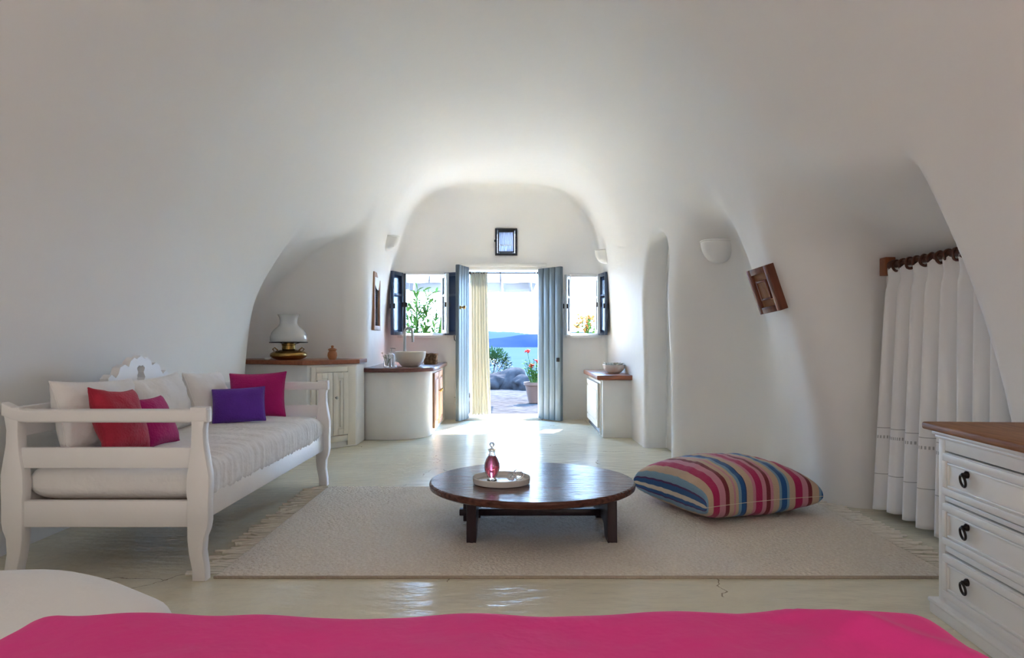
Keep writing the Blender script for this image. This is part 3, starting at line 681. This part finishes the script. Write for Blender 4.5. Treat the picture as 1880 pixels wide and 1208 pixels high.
# ------------------------------------------------------------------ rug
rg = thing('rug', 'large cream wool rug with tasselled ends under the coffee table', 'rug', (0, 0, 0))
RX0, RX1, RY0, RY1 = -1.275, 1.90, 3.07, 4.97
def rugf(u, v):
    x, y = RX0+(RX1-RX0)*u, RY0+(RY1-RY0)*v
    e = min(u*60, (1-u)*60, v*40, (1-v)*40, 1)
    return (x+.006*noise.noise(Vector((0, y*5, 1))), y+.008*noise.noise(Vector((x*4, 0, 2))), .004+.010*math.sqrt(max(e, 0))+.0045*noise.noise(Vector((x*60, y*60, 0)))*e)
MB().sheet(rugf, 380, 220).build('pile', 'rug', rg, 180)
MB().box(RX0, RX1, RY0-.006, RY0+.006, .0, .012, .003).build('binding', 'rugedge', rg)
for sx, s in ((RX0, -1), (RX1, 1)):
    m = MB(); y = RY0+(.05 if s < 0 else .01)
    while y < RY1-.01:
        ln = random.uniform(.09, .15); k = random.uniform(-.045, .02); q = random.uniform(-.015, .015)
        m.tube([(sx-s*.01, y, .008), (sx+s*ln*.35, y+k*.3+q, .008), (sx+s*ln*.7, y+k*.8-q, .006), (sx+s*ln, y+k, .006)], lambda t: .0045+.003*t, 6)
        y += random.uniform(.022, .036)
    m.build('fringe', 'fringe', rg)['kind'] = 'stuff'

# ------------------------------------------------------------------ striped floor cushion
fcush = thing('floor_cushion', 'big striped blue, pink and beige floor cushion on the rug', 'cushion', (1.275, 4.33, .014), R(21))
mm = pillow(MB(), .80, .76, .40, n=60, a=.50, pinch=.07, wrinkle=.004, seed=3, flat=.62, uvs=True)
for v in mm.bm.verts:
    v.co.z += .11; v.co.z = max(v.co.z, .004)
    if v.co.x > 0: v.co.z -= 0
mm.build('cover', 'stripes', fcush, 180)
s_ = seam(MB(), .80, .76, .07, .0018); s_.build('piping', 'stripes', fcush, 180, mtx=Matrix.Translation((0, 0, .11)))

# ------------------------------------------------------------------ wall pieces
def sconce(px, py, label, w=.105, t0=2.5):
    p, n = wall_at(px, py, t0); o = thing('wall_sconce', label, 'wall lamp', (0, 0, 0), group='white plaster wall sconces'); o.matrix_world = on_wall(p, n, True) @ Matrix.Translation((0, -.055, 0))
    m = MB(); N_ = 22
    def fn(u, v):
        a = math.pi*u; ph = v*math.pi/2
        return (-w*math.cos(a)*math.cos(ph)**.8, .07-(.07+w*.92)*math.sin(a)*math.cos(ph)**.8, .075-.165*math.sin(ph))
    m.sheet(fn, N_, 14); ob = m.build('bowl', 'plaster2', o, 60); solid(ob, .012, -1)
    MB().box(-w*.5, w*.5, -.03, .07, -.05, .05, .01).build('back_plate', 'plaster2', o)
    m = MB(); m.tube([(-(w+.002)*math.cos(math.pi*k/20), .07-(.07+w*.92)*math.sin(math.pi*k/20), .075) for k in range(21)], .006, 8); m.build('rim', 'plaster2', o)
    return o
sconce(1319, 462, 'large white half bowl wall sconce in the right bay, nearest the camera', .13)
sconce(711, 446, 'small white wall sconce high on the left, above the mirror', .085)
sconce(1112, 471, 'small white wall sconce high on the right, above the low cabinet', .085)
# plaque
p, n = wall_at(1420, 527)
pq = thing('wooden_plaque', 'small carved brown wooden plaque hung on the leaning right wall', 'plaque'); pq.matrix_world = on_wall(p, n) @ Matrix.Translation((0, -.045, 0)) @ Matrix.Rotation(R(17), 4, 'Z')
frame_mb(-.115, .115, -.15, .15, .04, -.03, .03).build('frame', 'plaque_dark', pq)
MB().box(-.08, .08, -.012, .02, -.115, .115, .003).build('back_panel', 'plaque_mid', pq)
m = MB(); m.box(-.05, .05, -.022, -.01, -.055, .055, .008); m.build('raised_panel', 'plaque_mid', pq)
frame_mb(-.055, .055, -.065, .065, .012, -.028, -.01).build('inner_frame', 'plaque_dark', pq)
# mirror on the left wall
p = Vector((float(XL(np.array(7.9)))+.012, 7.9, 1.44)); n = Vector((1, .03, 0))
mr = thing('wall_mirror', 'narrow wooden framed mirror on the left wall by the sink', 'mirror'); mr.matrix_world = on_wall(p, n, True) @ Matrix.Translation((0, -.02, 0))
frame_mb(-.21, .21, -.315, .315, .05, -.015, .02).build('frame', 'woodframe', mr)
MB().box(-.165, .165, -.002, .012, -.27, .27, 0).build('glass', 'mirrorglass', mr)
# power outlet
p, n = wall_at(1613, 893)
ou = thing('wall_socket', 'small dark socket low on the pillar beside the white curtain', 'socket'); ou.matrix_world = on_wall(p, n, True)
MB().box(-.02, .02, -.012, .01, -.038, .038, .004).build('plate', 'black', ou)

# ------------------------------------------------------------------ right-hand curtain
cr = thing('wooden_curtain_rod', 'dark wooden curtain rod with rings across the right niche', 'curtain rod', (2.20, 3.7, 1.452))
MB().tube([(0, -.58, 0), (0, .50, 0)], .019, 16).build('rod', 'rodwood', cr)
MB().box(-.03, .03, .475, .545, -.055, .05, .004).build('end_block', 'blockwood', cr)
MB().lathe([(0, 0), (.026, 0), (.03, .01), (.022, .02), (.027, .035), (.020, .05), (0, .05)], 18, mtx=Matrix.Translation((0, .43, 0)) @ Matrix.Rotation(R(-90), 4, 'X')).build('finial', 'rodwood', cr)
for i in range(14):
    y = .41-.070*i
    MB().tube([(.029*math.cos(2*math.pi*k/18), y+.004*math.sin(k+i)+.008*math.cos(2*math.pi*k/18), .029*math.sin(2*math.pi*k/18)-.008) for k in range(18)], .0075, 8, closed=True).build('curtain_ring', 'rodwood', cr)
def voile(u, v):
    y = 4.235-1.05*u
    ph = 2*math.pi*8.2*u + .5*math.sin(5*u+1)
    a = .030+.034*v**.7
    pinch = math.exp(-((v-.045)/.03)**2)
    x = 2.20 - .0*v - .03*v*math.sin(4*u+1) + a*(1-.45*pinch)*math.sin(ph) + .012*math.sin(2.3*ph+1)*v
    y += .012*math.sin(ph*2)*v + (.02*v*(1-u)**3)
    return (x, y, 1.435+.012*math.cos(2*ph)*(1-v)**6 - v*(1.405-.02*math.sin(u*6)))
vo = thing('white_curtain', 'long white pleated cotton curtain hanging in the right niche', 'curtain', (0, 0, 0))
solid(MB().sheet(voile, 220, 60, lambda u, v: (u*2.2, 1.435*(1-v))).build('drape', 'voile', vo, 80), .003)

# ------------------------------------------------------------------ dresser
dr = thing('dresser', 'white painted dresser with brown wooden top at the right', 'dresser', (1.588, 2.675, 0), R(-4.2))
# local: front face is -X, length runs toward -Y
DLn, DD = 1.02, .44
m = MB(); m.box(.03, DD, -DLn, 0, .055, .682, .004)
m.box(0, .03, -.045, 0, .055, .682, .003); m.box(0, .03, -DLn, -DLn+.045, .055, .682, .003)
for z0, z1 in ((.614, .682), (.432, .450), (.248, .270), (.055, .078)): m.box(.0, .03, -DLn+.045, -.045, z0, z1, .003)
m.build('carcass', 'dresser_paint', dr)
m = MB(); m.box(-.018, DD+.01, -DLn-.018, .018, .668, .684, .006); m.box(-.010, DD, -DLn-.01, .01, .655, .670, .006); m.build('cornice', 'dresser_paint', dr)
m = MB(); m.box(-.022, DD+.01, -DLn-.022, .022, .0, .042, .004); m.box(-.028, DD+.01, -DLn-.028, .028, .040, .058, .007); m.build('plinth', 'dresser_paint', dr)
MB().box(-.042, DD+.015, -DLn-.04, .042, .685, .712, .008, seg=3).build('top', 'dresstop', dr)
for z0, z1 in ((.455, .609), (.275, .427), (.081, .242)):
    dm = MB(); y0, y1 = -DLn+.048, -.048
    dm.box(-.006, .02, y0, y1, z0, z1, .003)
    for q, wd, h in ((.0, .026, .013), (.030, .009, .011)):
        a0, a1, b0, b1 = y0+q+.002, y1-q-.002, z0+q+.002, z1-q-.002
        dm.box(-h, 0, a0, a1, b1-wd, b1, .003); dm.box(-h, 0, a0, a1, b0, b0+wd, .003)
        dm.box(-h, 0, a0, a0+wd, b0+wd, b1-wd, .003); dm.box(-h, 0, a1-wd, a1, b0+wd, b1-wd, .003)
    d_ = dm.build('drawer', 'dresser_paint', dr)
    for y in (-.205, -DLn+.205):
        zc = (z0+z1)/2+.012
        h_ = MB(); h_.lathe([(0, 0), (.013, 0), (.013, .006), (.007, .012), (.006, .02), (0, .022)], 14, mtx=Matrix.Translation((-.006, y, zc+.012)) @ Matrix.Rotation(R(-90), 4, 'Y'))
        h_.tube([(-.022-.004*math.sin(2*math.pi*k/20), y+.019*math.cos(2*math.pi*k/20)*.85, zc-.010+.020*math.sin(2*math.pi*k/20)) for k in range(20)], .0042, 8, closed=True)
        h_.build('ring_pull', 'iron', d_)

# ------------------------------------------------------------------ bed and white ottoman
bd = thing('bed', 'low white bed base under the pink bedspread in the foreground', 'bed', (-.05, .45, 0))
MB().box(-.80, .80, -1.15, .84, .10, .30, .03).build('base', 'sheet', bd)
MB().box(-.80, .80, -1.15, .84, .30, .475, .05, seg=4).build('mattress', 'sheet', bd)
for x in (-.74, .74):
    for y in (-1.08, .78): MB().box(x-.03, x+.03, y-.03, y+.03, 0, .10, .004).build('leg', 'white_paint', bd)
def spread(u, v):
    X0, X1, Y1 = -.885, .79, 1.35
    x = -1.22 + 2.36*u; y = -.55 + 2.22*v
    dx = max(0, X0+.05-x, x-(X1-.06)); dy = max(0, y-(Y1-.05)); d = math.sqrt((dx*1.)**2+dy**2)
    # past the bed's edge the cloth turns down and hangs close to the side
    drop, out = (0, 0)
    r = .07
    if d > 0:
        th = min(d/r, math.pi/2*.92); out = r*math.sin(th); drop = r*(1-math.cos(th))
        rest = d - r*math.pi/2*.92
        if rest > 0: out += rest*.12; drop += rest*.99
        k = out/d; 
        x = x - (dx-dx*k)*(1 if x > 0 else -1); y = y-(dy-dy*k)
    top = .513 + .018*noise.noise(Vector((x*2.6, y*2, 4))) + .009*noise.noise(Vector((x*5, y*3.5, 1))) + .004*noise.noise(Vector((x*9+y*4, y*11, 7)))
    top += .022*max(0, 1-abs(math.sin(2.1*x+1.3*y+.8*noise.noise(Vector((x*1.5, y*1.5, 9)))+.4))*5)*max(0, noise.noise(Vector((x*1.3, y*2, 2)))+.35) + .018*max(0, 1-abs(math.sin(3.0*y-1.1*x+1.2*noise.noise(Vector((x*1.2, y*1.2, 5)))))*4)*max(0, noise.noise(Vector((x*1.7+5, y*2, 2)))+.3)
    f = .014*noise.noise(Vector((x*5+y*5, 0, drop*2)))*min(1, drop*6)
    return (x+f, y+f, max(.05, top-drop))
tag(solid(MB().sheet(spread, 260, 200).build('pink_bedspread', 'pink', None, 180), .006), 'bright pink bedspread draped over the bed in the foreground', 'bedspread')
ot = thing('white_ottoman', 'low white padded ottoman left of the pink bedspread', 'ottoman', (0, 0, 0))
def roundpoly(pts, r, n=8):
    out = []
    for i, p in enumerate(pts):
        p = Vector(p); a = (Vector(pts[i-1])-p); b = (Vector(pts[(i+1) % len(pts)])-p)
        q = min(r, a.length*.45, b.length*.45); a = a.normalized()*q; b = b.normalized()*q
        for k in range(n+1):
            t = k/n; out.append(tuple(p + a*(1-t)**2 + b*t**2))
    return out
op = [(-1.20, 2.02), (-1.97, 1.86), (-1.92, .85), (-1.14, .85), (-1.03, 1.36), (-.70, 1.66)]
cz = Vector((-1.40, 1.45))
m = MB(); rings = []; rp = roundpoly(op, .22)
prof = [(.90, .02), (.965, .03), (.985, .10), (.985, .22), (1., .26), (1.0, .32), (.99, .36), (.97, .385), (.93, .398), (.8, .402), (.5, .404), (.05, .405)]
for k, z in prof: rings.append([m.bm.verts.new((cz.x+(x-cz.x)*k, cz.y+(y-cz.y)*k, z + (.004*noise.noise(Vector((x*6, y*6, z))) if z > .3 else 0))) for x, y in rp])
for A_, B_ in zip(rings, rings[1:]):
    for i in range(len(rp)): m.bm.faces.new((A_[i], A_[(i+1) % len(rp)], B_[(i+1) % len(rp)], B_[i]))
m.bm.faces.new(rings[-1]); m.bm.faces.new(rings[0][::-1]); m.build('cushion', 'sheet', ot, 60)
for x, y in ((-1.22, 1.80), (-1.80, 1.72), (-1.75, 1.0), (-1.25, 1.0)): MB().lathe([(0, 0), (.025, 0), (.03, .03), (0, .03)], 12, (x, y, 0)).build('foot', 'tableleg', ot)

# ------------------------------------------------------------------ outside
def shore(u, v): return (-9+18*u, 9.5+9*v, -.02 - .07*min(1, v*3) + .006*noise.noise(Vector((u*40, v*25, 0))))
tag(MB().sheet(shore, 60, 60).build('terrace_ground', 'paving'), kind='structure')
for i, (x, y, r, sc, lb) in enumerate(((-.02, 16.4, .42, (1.15, .7, .72), 'large grey boulder at the terrace edge beyond the door'), (-.46, 16.2, .26, (1, .8, .85), 'small grey boulder at the left below the green bush'), (.32, 16.0, .27, (1.1, .8, .75), 'middle grey boulder behind the flowerpot'))):
    tag(MB().ball((x, y, .02), r, 4, sc, .5, 1.3, i+1).build('boulder', 'rock'), lb, 'rock', 'boulders at the terrace edge')
def bush(name, label, c, r, n, m, ln, wd, sc=(1, 1, 1)):
    o = thing(name, label, 'shrub', c); f = MB()
    for i in range(n):
        v = Vector((random.gauss(0, 1), random.gauss(0, 1), random.gauss(0, 1))).normalized(); k = r*random.uniform(.6, 1)
        p = (v.x*k*sc[0], v.y*k*sc[1], r*sc[2]*.9+v.z*k*sc[2]); f.leaf(p, v+Vector((0, 0, .3)), ln*random.uniform(.7, 1.2), wd)
    f.build('foliage', m, o)['kind'] = 'stuff'
    st = MB()
    for i in range(6): st.tube([(0, 0, 0), (.3*r*math.cos(i), .3*r*math.sin(i), r*.7), (.6*r*math.cos(i), .6*r*math.sin(i), r*1.2)], .015, 6)
    st.build('stem', 'tableleg', o)
bush('evergreen_shrub', 'round dark green shrub behind the boulders outside the door', (-.48, 17.3, -.08), .52, 2600, 'leafdark', .075, .034, (.95, 1, .92))
pt = thing('flower_pot', 'terracotta pot of red flowers outside the open door', 'potted plant', (.40, 12.6, -.08))
MB().lathe([(0, 0), (.11, 0), (.17, .30), (.195, .31), (.195, .36), (.165, .36), (.155, .31), (0, .31)], 32).build('pot', 'terrapot', pt)
MB().lathe([(0, .33), (.155, .33), (.155, .31), (0, .31)], 24).build('soil', 'rock', pt)
m = MB(); l_ = MB(); fl = MB()
for i in range(26):
    a = random.uniform(0, 6.28); r = random.uniform(.03, .16); h = random.uniform(.5, .78)
    top_ = (r*1.2*math.cos(a), r*1.2*math.sin(a), h); m.tube([(r*.4*math.cos(a), r*.4*math.sin(a), .32), top_], .005, 5)
    for k in range(9):
        t = random.uniform(.2, 1); b = random.uniform(0, 6.28); l_.leaf((top_[0]*t, top_[1]*t, .34+(h-.34)*t), (math.cos(b), math.sin(b), .3), .075, .04)
for q in ((-.13, -.05, .90), (-.06, -.08, .66), (.04, -.05, .74), (.10, 0, .86), (.12, .05, .62)):
    m.tube([(q[0]*.3, q[1]*.3, .4), q], .005, 5)
    for k in range(14): fl.ball((q[0]+random.gauss(0, .022), q[1]+random.gauss(0, .022), q[2]+random.gauss(0, .015)), .02, 1, (1, 1, .7), .3, 4, k)
m.build('stem', 'out_leaf', pt); l_.build('foliage', 'out_leaflight', pt)['kind'] = 'stuff'; fl.build('blossoms', 'red', pt)['kind'] = 'stuff'
def stems(name, label, c, n, hmin, hmax, spread_, m_, ln, wd, blossoms=None):
    o = thing(name, label, 'plant', c); s = MB(); l = MB(); b_ = MB()
    for i in range(n):
        a = random.uniform(0, 6.28); h = random.uniform(hmin, hmax); r = random.uniform(0, spread_)
        P0 = Vector((.12*math.cos(a), .12*math.sin(a), 0)); P1 = Vector((r*math.cos(a), r*.6*math.sin(a), h))
        s.tube([P0, P0.lerp(P1, .5)+Vector((0, 0, .05)), P1], .006, 5)
        for k in range(34):
            t = random.uniform(.35, 1); q = P0.lerp(P1, t); d = Vector((random.gauss(0, 1), random.gauss(0, 1), random.uniform(.1, 1.3))); l.leaf(q, d, ln*random.uniform(.6, 1.1), wd)
        if blossoms:
            for k in range(8): b_.ball(tuple(P1+Vector((random.gauss(0, .03), random.gauss(0, .03), random.gauss(0, .03)))), .022, 1, (1, 1, .8), .4, 4, k)
    s.build('stem', 'out_leaf', o); l.build('foliage', m_, o)['kind'] = 'stuff'
    if blossoms: b_.build('blossoms', blossoms, o)['kind'] = 'stuff'
    return o
stems('oleander', 'tall narrow leaved oleander outside the left window', (-1.38, 10.6, -.06), 20, 1.25, 1.85, .42, 'out_leaf', .21, .036)
stems('flowering_bush', 'bush with orange blossoms outside the right window', (1.10, 10.6, -.06), 12, 1.15, 1.42, .22, 'out_leaflight', .09, .045, 'orange')
ba = thing('broadleaf_plant', 'broad pale green leaf outside the left window beside the oleander', 'plant', (-1.08, 10.3, -.06))
m = MB()
for d, ln in (((.12, -.22, 1), 1.75), ((.02, .25, 1), 1.55), ((.24, -.30, 1), 1.4)): m.leaf((0, 0, .0), d, ln, .17, .02)
solid(m.build('blade', 'out_leaflight', ba), .004)
pr = thing('parasol', 'white canvas parasol with hanging valance on the terrace', 'parasol', (-.75, 12.6, .04))
ca = MB(); hw = 1.12
cs = [(-hw, -hw), (hw, -hw), (hw, hw), (-hw, hw)]
for i in range(4):
    a_, b_ = cs[i], cs[(i+1) % 4]
    ca.sheet(lambda u, v: ((a_[0]*(1-u)+b_[0]*u)*(1-v), (a_[1]*(1-u)+b_[1]*u)*(1-v), 2.10+.55*v-.12*math.sin(math.pi*u)*0), 8, 8)
solid(ca.build('canopy', 'canvas', pr, 20), .004)
for i in range(4):
    a_, b_ = cs[i], cs[(i+1) % 4]; v_ = MB()
    for k in range(4):
        v_.sheet(lambda u, v: ((a_[0]+(b_[0]-a_[0])*(k+.02+.96*u)/4)*(1+.02*v), (a_[1]+(b_[1]-a_[1])*(k+.02+.96*u)/4)*(1+.02*v), 2.10-.21*v+.008*math.sin(u*7+k)), 8, 3)
    solid(v_.build('valance', 'canvas', pr, 30), .004)
MB().tube([(0, 0, 0), (0, 0, 2.7)], .025, 12).build('pole', 'white_paint', pr)
MB().box(-.25, .25, -.25, .25, -.01, .06, .01).build('base', 'rock', pr)
m = MB(); m.sheet(lambda u, v: (-9000+18000*u, 60+11500*v**2, -60), 20, 40); tag(m.build('sea', 'sea'), kind='structure')
def ridge(y0, x0, x1, hs, dep):
    def fn(u, v):
        x = x0+(x1-x0)*u; h = np.interp(u, np.linspace(0, 1, len(hs)), hs)
        pr_ = math.sin(v*math.pi)**.8
        nz = noise.fractal(Vector((x*.0016, v*2.2, y0)), 1., 2., 5)
        return (x, y0+dep*v, -60.5+(h*pr_*(1+.22*nz)))
    return fn
tag(MB().sheet(ridge(5900, -1000, 1000, [5, 30, 45, 52, 62, 82, 106, 112, 100, 70, 30, 5], 700), 200, 20).build('island', 'hills'), 'nearer blue island across the sea', 'island')
tag(MB().sheet(ridge(8600, -3500, 3500, [90, 130, 150, 160, 168, 160, 150, 150, 130, 60], 1200), 120, 12).build('distant_island', 'hills2'), 'paler distant island ridge behind the blue island', 'island')

# ------------------------------------------------------------------ light, sky, camera
sun = bpy.data.lights.new('sun', 'SUN'); sun.energy = 15.; sun.angle = R(.6); sun.color = (1, .92, .80)
so = bpy.data.objects.new('sun', sun); C.objects.link(so)
so.rotation_euler = Vector((-.36, -.93, -1.03)).to_track_quat('-Z', 'Y').to_euler()
w = bpy.data.worlds.new('sky'); bpy.context.scene.world = w; w.use_nodes = True
N = w.node_tree.nodes; L = w.node_tree.links; bg = N['Background']
tc = N.new('ShaderNodeTexCoord'); sp = N.new('ShaderNodeSeparateXYZ'); L.new(tc.outputs['Generated'], sp.inputs[0])
rp = N.new('ShaderNodeValToRGB'); rp.color_ramp.elements[0].color = (.46, .67, .97, 1); rp.color_ramp.elements[1].color = (.27, .54, 1, 1)
rp.color_ramp.elements[1].position = .5
L.new(sp.outputs[2], rp.inputs[0]); L.new(rp.outputs[0], bg.inputs[0]); bg.inputs[1].default_value = 7.4
def lamp(name, loc, power, size, col=(1, .96, .91), rot=None):
    l = bpy.data.lights.new(name, 'AREA' if rot else 'POINT'); l.energy = power; l.color = col
    if rot: l.size = size; l.shape = 'DISK'
    else: l.shadow_soft_size = size
    o = bpy.data.objects.new(name, l); C.objects.link(o); o.location = loc
    if rot: o.rotation_euler = rot
    return o
for x in (-1.45, 1.45): lamp('fill_light', (x, -1.3, .75), 6.4, .14, (1, .95, .89))  # unseen fill lights added behind the camera to brighten the near room
def portal(o):
    l = bpy.data.lights.new('daylight_portal', 'AREA'); l.shape = 'RECTANGLE'; l.size = o[1]-o[0]; l.size_y = o[3]-max(o[2], 0)
    l.cycles.is_portal = True
    b = bpy.data.objects.new('daylight_portal', l); C.objects.link(b); b.location = ((o[0]+o[1])/2, 9.5, (o[3]+max(o[2], 0))/2); b.rotation_euler = (R(-90), 0, 0)
for o in (DOOR, WIN1, WIN2): portal(o)

cam = bpy.data.cameras.new('camera'); co = bpy.data.objects.new('camera', cam); C.objects.link(co)
co.location = (0, 0, CH); co.rotation_euler = (R(90), 0, 0)
cam.sensor_width = 36; cam.lens = F/1880*36; cam.shift_y = (HZ-604)/1880; cam.clip_end = 30000; cam.clip_start = .05
sc = bpy.context.scene; sc.camera = co
vs = sc.view_settings; vs.view_transform = 'Standard'; vs.look = 'None'; vs.gamma = 1; vs.use_curve_mapping = False; vs.exposure = 2.1
sc.cycles.use_denoising = True; sc.cycles.use_light_tree = False; sc.cycles.max_bounces = 12; sc.cycles.diffuse_bounces = 5; sc.cycles.glossy_bounces = 4; sc.cycles.transmission_bounces = 8; sc.cycles.use_adaptive_sampling = True; sc.cycles.adaptive_threshold = .03; sc.cycles.sample_clamp_indirect = 8
